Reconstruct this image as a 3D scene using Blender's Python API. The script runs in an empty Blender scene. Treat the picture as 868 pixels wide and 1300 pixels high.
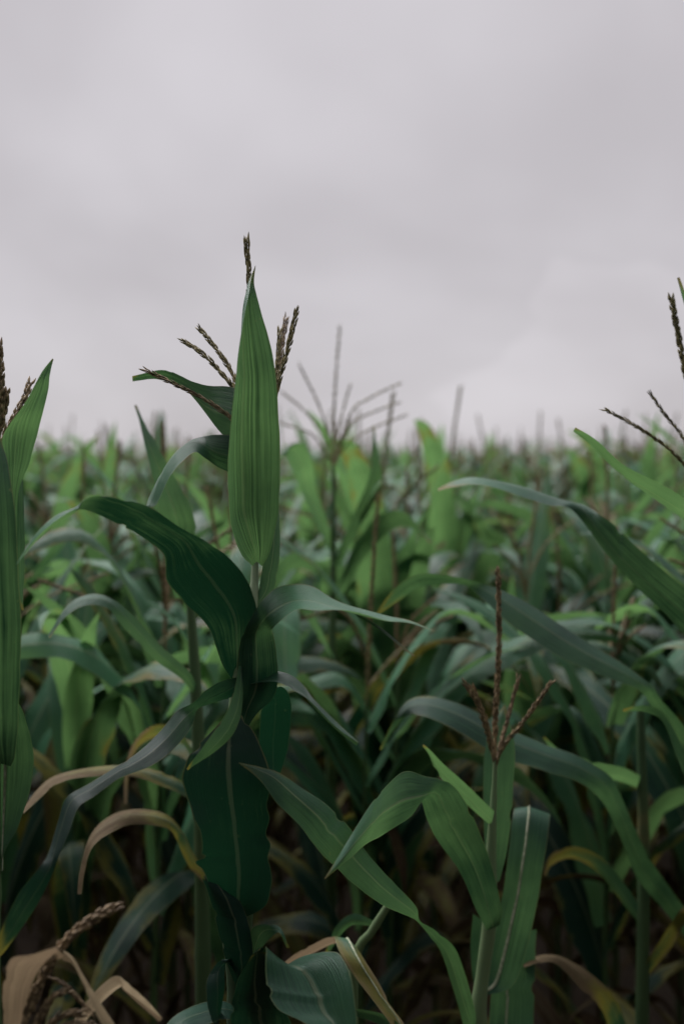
import bpy, math, random
import numpy as np
from mathutils import Vector

random.seed(7)
rng = np.random.default_rng(7)
SC = bpy.context.scene
COL = SC.collection
R = math.radians

# ------------------------------------------------------------------ camera
H = 2.05
F = 1300 * 40 / 36.0
HORIZON = 583
TH = math.atan((650 - HORIZON) / F)
RIGHT = np.array([1.0, 0, 0])
UP = np.array([0, math.sin(TH), math.cos(TH)])
FWD = np.array([0, math.cos(TH), -math.sin(TH)])
EYE = np.array([0, 0, H])


def P(px, py, d):
    """a point d metres ahead of the lens, at a measured spot of the photograph"""
    return EYE + d * (FWD + (px - 434) / F * RIGHT - (py - 650) / F * UP)


cd = bpy.data.cameras.new('camera')
cam = bpy.data.objects.new('camera', cd)
COL.objects.link(cam)
cam.location = EYE
cam.rotation_euler = (R(90) - TH, 0, 0)
cd.sensor_fit = 'VERTICAL'
cd.sensor_height = 36
cd.sensor_width = 36
cd.lens = 40
cd.clip_start = 0.02
cd.clip_end = 3000
cd.dof.use_dof = True
cd.dof.focus_distance = 1.36
cd.dof.aperture_fstop = 2.5
SC.camera = cam

# ------------------------------------------------------------------ node helpers


class NT:
    def __init__(self, tree):
        self.t = tree
        self.t.nodes.clear()

    def n(self, typ, **kw):
        nd = self.t.nodes.new(typ)
        for k, v in kw.items():
            if k.startswith('in_'):
                key = k[3:]
                key = int(key) if key.isdigit() else key
                nd.inputs[key].default_value = v
            else:
                setattr(nd, k, v)
        return nd

    def l(self, a, b):
        self.t.links.new(a, b)

    def math(self, op, a, b=None, c=None, clamp=False):
        nd = self.t.nodes.new('ShaderNodeMath')
        nd.operation = op
        nd.use_clamp = clamp
        for i, v in enumerate((a, b, c)):
            if v is None:
                continue
            if isinstance(v, (int, float)):
                nd.inputs[i].default_value = v
            else:
                self.l(v, nd.inputs[i])
        return nd.outputs[0]

    def mix(self, fac, a, b, blend='MIX'):
        nd = self.t.nodes.new('ShaderNodeMix')
        nd.data_type = 'RGBA'
        nd.blend_type = blend
        for sock, v in ((nd.inputs[0], fac), (nd.inputs[6], a), (nd.inputs[7], b)):
            if isinstance(v, (int, float)):
                sock.default_value = v
            elif isinstance(v, tuple):
                sock.default_value = (*v, 1) if len(v) == 3 else v
            else:
                self.l(v, sock)
        return nd.outputs[2]

    def step(self, v, lo, hi, a=0.0, b=1.0):
        nd = self.t.nodes.new('ShaderNodeMapRange')
        nd.interpolation_type = 'SMOOTHSTEP'
        self.l(v, nd.inputs[0])
        nd.inputs[1].default_value = lo
        nd.inputs[2].default_value = hi
        nd.inputs[3].default_value = a
        nd.inputs[4].default_value = b
        return nd.outputs[0]


def material(name):
    m = bpy.data.materials.new(name)
    m.use_nodes = True
    return m, NT(m.node_tree)


def leaf_material():
    m, k = material('corn_leaf')
    uv = k.n('ShaderNodeUVMap', uv_map='uv')
    sep = k.n('ShaderNodeSeparateXYZ')
    k.l(uv.outputs[0], sep.inputs[0])
    u, v = sep.outputs[0], sep.outputs[1]
    age = k.n('ShaderNodeAttribute', attribute_name='age').outputs['Fac']
    tint = k.n('ShaderNodeAttribute', attribute_name='tint').outputs['Fac']
    oi = k.n('ShaderNodeObjectInfo').outputs['Random']
    geo = k.n('ShaderNodeNewGeometry')
    # long streaks between the parallel veins
    mp = k.n('ShaderNodeMapping')
    mp.inputs['Scale'].default_value = (34, 0.8, 1)
    k.l(uv.outputs[0], mp.inputs[0])
    st = k.n('ShaderNodeTexNoise', in_Scale=1.0, in_Detail=3.0, in_Roughness=0.6)
    k.l(mp.outputs[0], st.inputs['Vector'])
    streak = st.outputs['Fac']
    # fine veins
    mv = k.n('ShaderNodeMapping')
    mv.inputs['Scale'].default_value = (85, 0.35, 1)
    k.l(uv.outputs[0], mv.inputs[0])
    vn = k.n('ShaderNodeTexNoise', in_Scale=1.0, in_Detail=2.0, in_Roughness=0.7)
    k.l(mv.outputs[0], vn.inputs['Vector'])
    vein = k.step(vn.outputs['Fac'], 0.3, 0.7)
    mf = k.n('ShaderNodeMapping')
    mf.inputs['Scale'].default_value = (26, 9, 1)
    k.l(uv.outputs[0], mf.inputs[0])
    fl = k.n('ShaderNodeTexNoise', in_Scale=1.0, in_Detail=3.0, in_Roughness=0.65)
    k.l(mf.outputs[0], fl.inputs['Vector'])
    vein2 = k.math('ABSOLUTE', k.math('SINE', k.math('MULTIPLY', u, 3.14159 * 66)))
    # patchy variation in object space
    tc = k.n('ShaderNodeTexCoord')
    pt = k.n('ShaderNodeTexNoise', in_Scale=9.0, in_Detail=4.0, in_Roughness=0.6)
    k.l(tc.outputs['Object'], pt.inputs['Vector'])
    patch = pt.outputs['Fac']
    t01 = k.math('MULTIPLY_ADD', tint, 0.5, 0.5)
    calm = k.step(tint, -1.2, 0.2, 0.6, 1.0)
    t01 = k.math('ADD', t01, k.math('MULTIPLY', k.math('SUBTRACT', oi, 0.5), 0.25))
    t01 = k.math('ADD', t01, k.math('MULTIPLY', k.math('MULTIPLY', k.math('SUBTRACT', streak, 0.5), 0.75), calm))
    t01 = k.math('ADD', t01, k.math('MULTIPLY', k.math('SUBTRACT', patch, 0.5), 0.8))
    t01 = k.math('ADD', t01, k.math('MULTIPLY', k.math('MULTIPLY', k.math('SUBTRACT', vein, 0.5), 0.24), calm), clamp=True)
    green = k.mix(t01, GREEN_DARK, GREEN_LIGHT)
    trans = k.mix(t01, TRANS_DARK, TRANS_LIGHT)
    # ageing: green > yellow > tan, eaten in from the edges and the tip
    edge = k.math('ABSOLUTE', k.math('SUBTRACT', u, 0.5))
    a2 = k.math('ADD', age, k.math('MULTIPLY', k.math('SUBTRACT', patch, 0.5), 0.9))
    a2 = k.math('ADD', a2, k.math('MULTIPLY', k.math('SUBTRACT', streak, 0.5), 0.5))
    a2 = k.math('ADD', a2, k.math('MULTIPLY', k.math('MULTIPLY', edge, edge), 0.7))
    a2 = k.math('MULTIPLY', a2, k.step(age, 0.0, 0.12))
    ylw = k.step(a2, 0.30, 0.52)
    dry = k.step(a2, 0.48, 0.72)
    dcol = k.mix(k.math('MULTIPLY', streak, k.math('MULTIPLY_ADD', tint, 0.7, 0.75)), (0.030, 0.017, 0.008), (0.53, 0.42, 0.255))
    col = k.mix(ylw, green, (0.15, 0.14, 0.028))
    col = k.mix(dry, col, dcol)
    tcol = k.mix(ylw, trans, (0.22, 0.20, 0.03))
    tcol = k.mix(dry, tcol, k.mix(k.math('MULTIPLY', streak, k.math('MULTIPLY_ADD', tint, 0.7, 0.75)), (0.03, 0.018, 0.009), (0.42, 0.31, 0.19)))
    # pale midrib, thin dry margin, specks
    rib = k.step(edge, 0.018, 0.038, 1, 0)
    rib = k.math('MULTIPLY', rib, k.math('SUBTRACT', 1.0, k.math('MULTIPLY', dry, 0.6)))
    col = k.mix(k.math('MULTIPLY', rib, k.math('MULTIPLY_ADD', oi, 0.45, 0.15)), col, (0.27, 0.31, 0.19))
    mar = k.math('MULTIPLY', k.step(edge, 0.478, 0.495), k.step(patch, 0.44, 0.6))
    col = k.mix(k.math('MULTIPLY', mar, 0.7), col, (0.24, 0.18, 0.07))
    col = k.mix(k.math('MULTIPLY', k.step(edge, 0.480, 0.492), 0.5), col, (0.19, 0.22, 0.10))
    sp = k.n('ShaderNodeTexNoise', in_Scale=120.0, in_Detail=1.0)
    k.l(tc.outputs['Object'], sp.inputs['Vector'])
    spot = k.math('MULTIPLY', k.math('MULTIPLY', k.step(sp.outputs['Fac'], 0.70, 0.76), k.step(patch, 0.5, 0.62)), 0.5)
    col = k.mix(spot, col, (0.20, 0.20, 0.09))
    fleck = k.math('MULTIPLY', k.step(fl.outputs['Fac'], 0.66, 0.74), k.step(patch, 0.42, 0.6))
    col = k.mix(k.math('MULTIPLY', fleck, 0.5), col, (0.22, 0.19, 0.085))
    bs = k.n('ShaderNodeBsdfPrincipled')
    k.l(col, bs.inputs['Base Color'])
    bs.inputs['IOR'].default_value = 1.45
    k.l(k.math('MULTIPLY_ADD', dry, -0.25, 0.36), bs.inputs['Specular IOR Level'])
    rg = k.math('ADD', 0.28, k.math('MULTIPLY', streak, 0.3))
    rg = k.math('ADD', rg, k.math('MULTIPLY', dry, 0.25))
    k.l(rg, bs.inputs['Roughness'])
    hgt = k.math('ADD', k.math('MULTIPLY', vein, 0.5), k.math('MULTIPLY', vein2, 0.22))
    hgt = k.math('ADD', hgt, k.math('MULTIPLY', streak, 0.7))
    hgt = k.math('ADD', hgt, k.math('MULTIPLY', rib, -0.8))
    ck = k.n('ShaderNodeTexNoise', in_Scale=70.0, in_Detail=3.0)
    k.l(tc.outputs['Object'], ck.inputs['Vector'])
    hgt = k.math('ADD', hgt, k.math('MULTIPLY', k.math('MULTIPLY', dry, ck.outputs['Fac']), 5.0))
    hgt = k.math('ADD', hgt, k.math('MULTIPLY', patch, 2.0))
    bp = k.n('ShaderNodeBump', in_Strength=0.55, in_Distance=0.0012)
    k.l(hgt, bp.inputs['Height'])
    k.l(bp.outputs[0], bs.inputs['Normal'])
    tr = k.n('ShaderNodeBsdfTranslucent')
    k.l(tcol, tr.inputs['Color'])
    k.l(bp.outputs[0], tr.inputs['Normal'])
    ad = k.n('ShaderNodeMixShader')
    ad.inputs[0].default_value = 0.31
    k.l(bs.outputs[0], ad.inputs[1])
    k.l(tr.outputs[0], ad.inputs[2])
    out = k.n('ShaderNodeOutputMaterial')
    k.l(ad.outputs[0], out.inputs[0])
    return m


GREEN_DARK = (0.008, 0.036, 0.025)
GREEN_LIGHT = (0.060, 0.185, 0.100)
TRANS_DARK = (0.005, 0.032, 0.012)
TRANS_LIGHT = (0.205, 0.41, 0.125)


def stalk_material():
    m, k = material('corn_stalk')
    tc = k.n('ShaderNodeTexCoord')
    mp = k.n('ShaderNodeMapping')
    mp.inputs['Scale'].default_value = (90, 90, 4)
    k.l(tc.outputs['Object'], mp.inputs[0])
    ns = k.n('ShaderNodeTexNoise', in_Scale=1.0, in_Detail=3.0)
    k.l(mp.outputs[0], ns.inputs['Vector'])
    n2 = k.n('ShaderNodeTexNoise', in_Scale=6.0, in_Detail=3.0)
    k.l(tc.outputs['Object'], n2.inputs['Vector'])
    age = k.n('ShaderNodeAttribute', attribute_name='age').outputs['Fac']
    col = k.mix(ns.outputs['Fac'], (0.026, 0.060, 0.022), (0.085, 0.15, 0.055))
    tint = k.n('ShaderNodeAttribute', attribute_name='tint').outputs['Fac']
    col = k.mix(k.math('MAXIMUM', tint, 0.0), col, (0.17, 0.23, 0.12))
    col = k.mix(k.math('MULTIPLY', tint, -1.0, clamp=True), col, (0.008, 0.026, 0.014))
    a = k.math('ADD', age, k.math('MULTIPLY', k.math('SUBTRACT', n2.outputs['Fac'], 0.5), 0.9))
    col = k.mix(k.step(a, 0.35, 0.7), col, (0.17, 0.115, 0.045))
    bs = k.n('ShaderNodeBsdfPrincipled', in_Roughness=0.5)
    k.l(col, bs.inputs['Base Color'])
    bp = k.n('ShaderNodeBump', in_Strength=0.4, in_Distance=0.001)
    k.l(ns.outputs['Fac'], bp.inputs['Height'])
    k.l(bp.outputs[0], bs.inputs['Normal'])
    out = k.n('ShaderNodeOutputMaterial')
    k.l(bs.outputs[0], out.inputs[0])
    return m


def tassel_material(name, c1, c2):
    m, k = material(name)
    tc = k.n('ShaderNodeTexCoord')
    ns = k.n('ShaderNodeTexNoise', in_Scale=160.0, in_Detail=2.0)
    k.l(tc.outputs['Object'], ns.inputs['Vector'])
    col = k.mix(k.step(ns.outputs['Fac'], 0.35, 0.65), c1, c2)
    bs = k.n('ShaderNodeBsdfPrincipled', in_Roughness=0.7)
    k.l(col, bs.inputs['Base Color'])
    out = k.n('ShaderNodeOutputMaterial')
    k.l(bs.outputs[0], out.inputs[0])
    return m


def soil_material():
    m, k = material('field_soil')
    tc = k.n('ShaderNodeTexCoord')
    n1 = k.n('ShaderNodeTexNoise', in_Scale=7.0, in_Detail=8.0, in_Roughness=0.7)
    k.l(tc.outputs['Object'], n1.inputs['Vector'])
    n2 = k.n('ShaderNodeTexVoronoi', in_Scale=16.0)
    k.l(tc.outputs['Object'], n2.inputs['Vector'])
    col = k.mix(n1.outputs['Fac'], (0.028, 0.018, 0.012), (0.085, 0.058, 0.038))
    bs = k.n('ShaderNodeBsdfPrincipled', in_Roughness=0.95)
    k.l(col, bs.inputs['Base Color'])
    bp = k.n('ShaderNodeBump', in_Strength=0.8, in_Distance=0.03)
    k.l(k.math('ADD', n1.outputs['Fac'], k.math('MULTIPLY', n2.outputs['Distance'], 0.6)), bp.inputs['Height'])
    k.l(bp.outputs[0], bs.inputs['Normal'])
    out = k.n('ShaderNodeOutputMaterial')
    k.l(bs.outputs[0], out.inputs[0])
    return m


LEAF = leaf_material()
STALK = stalk_material()
MIDRIB = tassel_material('pale_midrib', (0.17, 0.21, 0.12), (0.30, 0.32, 0.22))
TAS_OLIVE = tassel_material('tassel_olive', (0.085, 0.073, 0.030), (0.29, 0.245, 0.115))
TAS_BROWN = tassel_material('tassel_brown', (0.095, 0.066, 0.032), (0.28, 0.205, 0.108))
TAS_TAN = tassel_material('tassel_tan', (0.13, 0.085, 0.045), (0.32, 0.225, 0.13))
TAS_DRY = tassel_material('tassel_dry', (0.09, 0.06, 0.033), (0.27, 0.195, 0.11))
SOIL = soil_material()

# ------------------------------------------------------------------ mesh helpers


class MB:
    """collects points, quads, uv and the two leaf attributes for ONE mesh"""

    def __init__(self):
        self.v, self.f, self.uv, self.age, self.tint = [], [], [], [], []
        self.nv = 0

    def grid(self, pts, uv=None, age=0.0, tint=0.0, closed=False):
        """pts (n, m, 3)"""
        n, m = pts.shape[:2]
        idx = np.arange(n * m).reshape(n, m) + self.nv
        if closed:
            nx = np.roll(idx, -1, axis=1)
            q = np.stack([idx[:-1], nx[:-1], nx[1:], idx[1:]], -1).reshape(-1, 4)
        else:
            q = np.stack([idx[:-1, :-1], idx[:-1, 1:], idx[1:, 1:], idx[1:, :-1]], -1).reshape(-1, 4)
        self.v.append(pts.reshape(-1, 3))
        self.f.append(q)
        self.uv.append(np.zeros((n * m, 2)) if uv is None else uv.reshape(-1, 2))
        self.age.append(np.broadcast_to(np.asarray(age, float), (n, m)).reshape(-1) if np.ndim(age) != 1
                        else np.repeat(age, m))
        self.tint.append(np.broadcast_to(np.asarray(tint, float), (n, m)).reshape(-1))
        self.nv += n * m

    def quads(self, v, q, age=0.0, tint=0.0):
        self.v.append(v)
        self.f.append(q + self.nv)
        self.uv.append(np.zeros((len(v), 2)))
        self.age.append(np.full(len(v), float(age)))
        self.tint.append(np.full(len(v), float(tint)))
        self.nv += len(v)

    def arrays(self):
        return (np.concatenate(self.v), np.concatenate(self.f), np.concatenate(self.uv),
                np.concatenate(self.age), np.concatenate(self.tint))

    def mesh(self, name, mat, origin=(0, 0, 0)):
        return build_mesh(name, self.arrays(), mat, origin)


def build_mesh(name, arr, mats, origin=(0, 0, 0), midx=None):
    v, f, uv, age, tint = arr
    me = bpy.data.meshes.new(name)
    me.vertices.add(len(v))
    me.vertices.foreach_set('co', (v - np.asarray(origin)).astype(np.float32).ravel())
    me.loops.add(f.size)
    me.loops.foreach_set('vertex_index', f.astype(np.int32).ravel())
    me.polygons.add(len(f))
    me.polygons.foreach_set('loop_start', np.arange(0, f.size, 4, dtype=np.int32))
    me.polygons.foreach_set('use_smooth', np.ones(len(f), dtype=bool))
    if midx is not None:
        me.polygons.foreach_set('material_index', midx.astype(np.int32))
    ul = me.uv_layers.new(name='uv')
    ul.data.foreach_set('uv', uv[f.ravel()].astype(np.float32).ravel())
    a = me.attributes.new('age', 'FLOAT', 'POINT')
    a.data.foreach_set('value', age.astype(np.float32))
    a = me.attributes.new('tint', 'FLOAT', 'POINT')
    a.data.foreach_set('value', tint.astype(np.float32))
    for mt in (mats if isinstance(mats, (list, tuple)) else [mats]):
        me.materials.append(mt)
    me.update(calc_edges=True)
    me.validate()
    return me


def link(name, me, parent=None):
    o = bpy.data.objects.new(name, me)
    COL.objects.link(o)
    if parent is not None:
        o.parent = parent
    return o


def thing(name, label, cat, loc, group=None):
    o = bpy.data.objects.new(name, None)
    COL.objects.link(o)
    o.location = loc
    o.empty_display_size = 0.1
    o['label'] = label
    o['category'] = cat
    if group:
        o['group'] = group
    return o


def spline(pts, n):
    """Catmull-Rom through the rows of pts, resampled evenly by chord length"""
    p = np.asarray(pts, float)
    k = len(p)
    if k == 2:
        t = np.linspace(0, 1, n)[:, None]
        return p[0] * (1 - t) + p[1] * t
    e = np.vstack([2 * p[0] - p[1], p, 2 * p[-1] - p[-2]])
    out = []
    for i in range(k - 1):
        p0, p1, p2, p3 = e[i:i + 4]
        t = np.linspace(0, 1, 24, endpoint=False)[:, None]
        out.append(0.5 * (2 * p1 + (p2 - p0) * t + (2 * p0 - 5 * p1 + 4 * p2 - p3) * t ** 2
                          + (3 * p1 - p0 - 3 * p2 + p3) * t ** 3))
    out.append(p[-1:])
    d = np.concatenate(out)
    c = 0.5 * (d[:, :3] + d[:, -3:])
    s = np.concatenate([[0], np.cumsum(np.linalg.norm(np.diff(c, axis=0), axis=1))])
    q = np.linspace(0, s[-1], n)
    return np.stack([np.interp(q, s, d[:, j]) for j in range(d.shape[1])], -1)


def norm(a):
    return a / np.maximum(np.linalg.norm(a, axis=-1, keepdims=True), 1e-9)


def blade(mb, L, Rr, ncross=7, fold=0.12, wave=0.04, wfreq=14.0, mid=0.5, age=0.0, tint=0.0, ph=None, ripple=0.0, ribs=None, steady=False):
    """a leaf blade between two edge curves: creased along the midrib, wavy at its margins"""
    n = len(L)
    c = 0.5 * (L + Rr)
    T = norm(np.gradient(c, axis=0))
    side = Rr - L
    W = np.linalg.norm(side, axis=1)
    N = norm(np.cross(T, norm(side)))
    arc = np.concatenate([[0], np.cumsum(np.linalg.norm(np.diff(c, axis=0), axis=1))])
    u = np.linspace(0, 1, ncross)
    if np.ndim(tint) == 1:
        tint = np.repeat(np.asarray(tint)[:, None], ncross, 1)
    s = np.where(u < 0.5, u / 0.5 * mid, mid + (u - 0.5) / 0.5 * (1 - mid))
    x = np.abs(2 * u - 1)
    M = L * (1 - mid) + Rr * mid
    if steady:                                  # a straight midrib between ragged margins
        kk = n // 3 | 1
        pad = np.vstack([2 * M[:1] - M[kk // 2:0:-1], M, 2 * M[-1:] - M[-2:-kk // 2 - 1:-1]])
        M = np.stack([np.convolve(pad[:, q], np.ones(kk) / kk, 'valid') for q in range(3)], -1)[:n]
    ph = rng.uniform(0, 6.28) if ph is None else ph
    fo = np.broadcast_to(np.asarray(fold, float), (n,))
    taper = np.minimum(1, np.minimum(arc, arc[-1] - arc) / (0.15 * arc[-1]))
    if ribs:
        rph = 2 * math.pi * ribs[0] * (u + 0.022 * np.sin(11 * u + 1) + 0.012 * np.sin(29 * u))
        ramp = 0.65 + 0.45 * np.sin(17 * u + 2)
    pts = np.zeros((n, ncross, 3))
    for j in range(ncross):
        if u[j] < 0.5:
            base = L * (1 - 2 * u[j]) + M * 2 * u[j]
        else:
            base = M * (2 - 2 * u[j]) + Rr * (2 * u[j] - 1)
        sgn = -1 if u[j] < 0.5 else 1
        w1 = np.sin(arc * wfreq * 2 * (1 if sgn < 0 else 1.13) + ph + (0 if sgn < 0 else 2.1))
        w1 = w1 + 0.5 * np.sin(arc * wfreq * 4.7 + ph * 2 + sgn)
        off = fo * W * (1 - x[j] ** 1.25) + wave * W * x[j] ** 2 * w1 * taper
        if ripple:
            off = off + ripple * W * np.sin(arc * 41 + ph + 5 * u[j]) * x[j]
        if ribs:
            off = off + ribs[1] * np.cos(rph[j]) * ramp[j] * taper
        pts[:, j] = base + N * off[:, None]
    if ribs:
        tint = np.clip(tint + (ribs[2] * np.cos(rph) * ramp)[None, :] * (0.8 + 0.3 * np.sin(arc * 30 + 1))[:, None], -1.4, 1.4)
    uv = np.zeros((n, ncross, 2))
    uv[..., 0] = u[None, :]
    uv[..., 1] = arc[:, None] * 10 + ph * 7
    mb.grid(pts, uv, age, tint)


def tube(mb, pts, rad, sides=8, age=0.0, tint=0.0):
    p = np.asarray(pts, float)
    r = np.broadcast_to(np.asarray(rad, float), (len(p),))
    T = norm(np.gradient(p, axis=0))
    ref = np.array([0, 1.0, 0]) if abs(T[0] @ np.array([0, 1.0, 0])) < 0.9 else np.array([1.0, 0, 0])
    A = norm(np.cross(T, ref))
    B = np.cross(T, A)
    a = np.linspace(0, 2 * math.pi, sides, endpoint=False)
    ring = p[:, None, :] + r[:, None, None] * (np.cos(a)[None, :, None] * A[:, None, :]
                                             + np.sin(a)[None, :, None] * B[:, None, :])
    mb.grid(ring, None, age if np.ndim(age) else float(age), tint, closed=True)


DIA = np.array([[0, 0, 0], [1, 0, .4], [0, 1, .4], [-1, 0, .4], [0, -1, .4], [0, 0, 1.0]], float)
DIAQ = np.array([[0, 2, 1, 1], [0, 3, 2, 2], [0, 4, 3, 3], [0, 1, 4, 4]])


def spikelets(mb, path, r, count, length, spread=0.17):
    """small pointed spikelets set round a tassel branch, tips up along it"""
    count = int(count * 1.5)
    p = spline(path, count)
    T = norm(np.gradient(p, axis=0))
    prof = np.array([[0.3, 0.0], [1.0, 0.3], [0.75, 0.65], [0.1, 1.0]])
    a4 = np.linspace(0, 2 * math.pi, 4, endpoint=False)
    for i in range(count):
        az = i * 2.4 + rng.uniform(-0.5, 0.5)
        t = T[i]
        ref = np.array([0.3, 0.9, 0.1])
        A = norm(np.cross(t, ref))
        B = np.cross(t, A)
        o = math.cos(az) * A + math.sin(az) * B
        d = norm(t + o * spread * rng.uniform(0.6, 1.4))
        s1 = norm(np.cross(d, t + 0.01 * A))
        s2 = np.cross(d, s1)
        le = length * rng.uniform(0.75, 1.2)
        b = p[i] + o * r * 0.7
        pts = np.zeros((4, 4, 3))
        for q in range(4):
            rr = r * prof[q, 0] * 0.52
            pts[q] = b + d * le * prof[q, 1] + rr * (np.cos(a4)[:, None] * s1 + np.sin(a4)[:, None] * s2)
        mb.grid(pts, None, 0.0, 0.0, closed=True)


# ------------------------------------------------------------------ foreground plants, leaf by leaf


def lerpkeys(keys, n):
    keys = np.atleast_1d(np.asarray(keys, float))
    return np.interp(np.linspace(0, 1, n), np.linspace(0, 1, len(keys)), keys)


def make_leaf(root, st, d, t=0.0, label=None, n=56, rib=0.0, **kw):
    """st: stations (edge, other edge) across the blade, d: distance along it, t: how far the second edge lies behind"""
    st = np.asarray(st, float)
    k = len(st)
    dd, tt = lerpkeys(d, k), lerpkeys(t, k)
    L = np.array([P(s[0], s[1], a - b / 2) for s, a, b in zip(st, dd, tt)])
    Q = np.array([P(s[2], s[3], a + b / 2) for s, a, b in zip(st, dd, tt)])
    both = spline(np.hstack([L, Q]), n)
    # margins are never ruled lines: slow wander and a few nicks
    g = rng.normal(0, 1, (2, n + 8))
    g = np.stack([np.convolve(r_, np.array([1, 2, 3, 2, 1]) / 9, 'same')[4:-4] for r_ in g]) * 0.012
    for q in range(0 if 'ribs' in kw else int(rng.integers(1, 4))):
        i0, sd = int(rng.integers(n // 5, n - 3)), int(rng.integers(2))
        g[sd, i0:i0 + 2] += rng.uniform(0.03, 0.09)
    span = both[:, 3:] - both[:, :3]
    both = np.hstack([both[:, :3] + span * g[0][:, None], both[:, 3:] - span * g[1][:, None]])
    mb = MB()
    if 'agekeys' in kw:
        kw['age'] = lerpkeys(kw.pop('agekeys'), n)
    kw.setdefault('ncross', 9)
    if 'age' not in kw:
        kw['age'] = lerpkeys([0.02] * 9 + [0.14, 0.42], n)
    if 'tintkeys' in kw:
        kw['tint'] = lerpkeys(kw.pop('tintkeys'), n)
    blade(mb, both[:, :3], both[:, 3:], **kw)
    o = link('leaf', mb.mesh('leaf', LEAF, root.location), root)
    if label:
        o['label'] = label
    if rib:
        md = kw.get('mid', 0.5)
        c = both[:, :3] * (1 - md) + both[:, 3:] * md
        T = norm(np.gradient(c, axis=0))
        N = norm(np.cross(T, norm(both[:, 3:] - both[:, :3])))
        W = np.linalg.norm(both[:, 3:] - both[:, :3], axis=1)
        c = c + N * (kw.get('fold', 0.12) * W)[:, None]
        m2 = MB()
        tube(m2, c, rib * np.linspace(1.1, 0.35, n) * np.minimum(1, W / 0.02), 8)
        link('midrib', m2.mesh('midrib', MIDRIB, root.location), o)
    return o


def make_stalk(root, pix, rad, d, age=0.1, tint=0.0):
    """pix: points down the stalk in the photograph; carried on to the ground"""
    k = len(pix)
    dd = lerpkeys(d, k)
    p = [P(x, y, a) for (x, y), a in zip(pix, dd)]
    base = np.array([*root.location])
    last = p[-1]
    p.append(np.array([0.7 * last[0] + 0.3 * base[0], 0.7 * last[1] + 0.3 * base[1], last[2] * 0.55]))
    p.append(base)
    rr = list(lerpkeys(rad, k)) + [rad[-1] * 1.05, rad[-1] * 1.1]
    full = spline(np.hstack([np.array(p), np.array(rr)[:, None], np.array(p)]), 90)
    q, r = full[:, :3], full[:, 3].copy()
    z = q[:, 2]
    for zn in np.arange(0.12, 2.4, 0.16):
        r += 0.12 * r * np.exp(-((z - zn) / 0.010) ** 2)
    mb = MB()
    tube(mb, q, r, 10, age, np.repeat(lerpkeys(tint, 90)[:, None], 10, 1))
    return link('stalk', mb.mesh('stalk', STALK, root.location), root)


def make_tassel(root, spike, branches, d, mat, r=0.0028, sl=0.010, dens=330, kinds=None):
    """central spike, its side branches as sub-parts"""
    def one(path, dk, rr, mt):
        k = len(path)
        dd = lerpkeys(dk, k)
        p = np.array([P(x, y, a) for (x, y), a in zip(path, dd)])
        mb = MB()
        s = spline(p, 24)
        tube(mb, s, np.linspace(rr * 0.8, rr * 0.4, 24), 5)
        L = np.linalg.norm(np.diff(s, axis=0), axis=1).sum()
        # spikelets start a little way up the branch
        spikelets(mb, s[3:], rr, max(8, int(L * dens)), sl)
        return mb, mt
    mb, mt = one(spike, d, r * 1.25, mat)
    t = link('tassel', mb.mesh('tassel', mt, root.location), root)
    for i, b in enumerate(branches):
        path, dk = b[0], b[1] if len(b) > 1 else d
        m2 = b[2] if len(b) > 2 else mat
        mb, mt = one(path, dk, r * (b[3] if len(b) > 3 else 1.0), m2)
        br = link('branch', mb.mesh('branch', mt, root.location), t)
    return t


def ground_below(px, py, d):
    p = P(px, py, d)
    return (p[0], p[1], 0.0)


def field_leaf_curve(z0, r0, az, elev, droop, length, width, twist, n, brk=None, dpow=2.0):
    t = np.linspace(0, 1, n)
    el = elev - droop * t ** dpow
    if brk is not None:
        el = el - brk[1] / (1 + np.exp(-(t - brk[0]) * 40))
    azv = az + twist * 0.35 * t ** 2
    dirs = np.stack([np.cos(el) * np.cos(azv), np.cos(el) * np.sin(azv), np.sin(el)], -1)
    p = np.zeros((n, 3))
    p[0] = (r0 * math.cos(az), r0 * math.sin(az), z0)
    p[1:] = p[0] + np.cumsum(0.5 * (dirs[1:] + dirs[:-1]) * length / (n - 1), axis=0)
    sd = np.stack([-np.sin(azv), np.cos(azv), np.zeros(n)], -1)
    up = np.cross(dirs, sd)
    tw = twist * t ** 1.4
    s = sd * np.cos(tw)[:, None] + up * np.sin(tw)[:, None]
    w = width * np.minimum(1, 0.62 + 1.6 * t) * np.maximum(0, 1 - t ** 2.4) ** 0.85 + 0.0008
    return p - s * w[:, None] / 2, p + s * w[:, None] / 2


def low_leaves(root, count, ztop, age0=0.4):
    """the leaves lower down the plant"""
    az0 = rng.uniform(0, 6.28)
    for i in range(count):
        f = i / max(1, count - 1)
        z = ztop * (1 - 0.62 * f)
        az = az0 + math.pi * (i % 2) + rng.uniform(-0.5, 0.5)
        L, Q = field_leaf_curve(z, 0.012, az, R(rng.uniform(50, 66)), R(rng.uniform(95, 140)), rng.uniform(0.5, 0.72),
                                rng.uniform(0.06, 0.085), rng.uniform(-0.9, 0.9), 26)
        mb = MB()
        a = min(1.0, age0 + 0.6 * f + rng.uniform(-0.15, 0.2))
        blade(mb, L, Q, 7, fold=0.13, wave=0.06, age=np.full(26, a) + np.linspace(-0.1, 0.25, 26), tint=rng.uniform(-1.2, -0.8))  # dark tint puts the shade of the stand into the leaf colour
        link('leaf', mb.mesh('leaf', LEAF), root)


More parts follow.
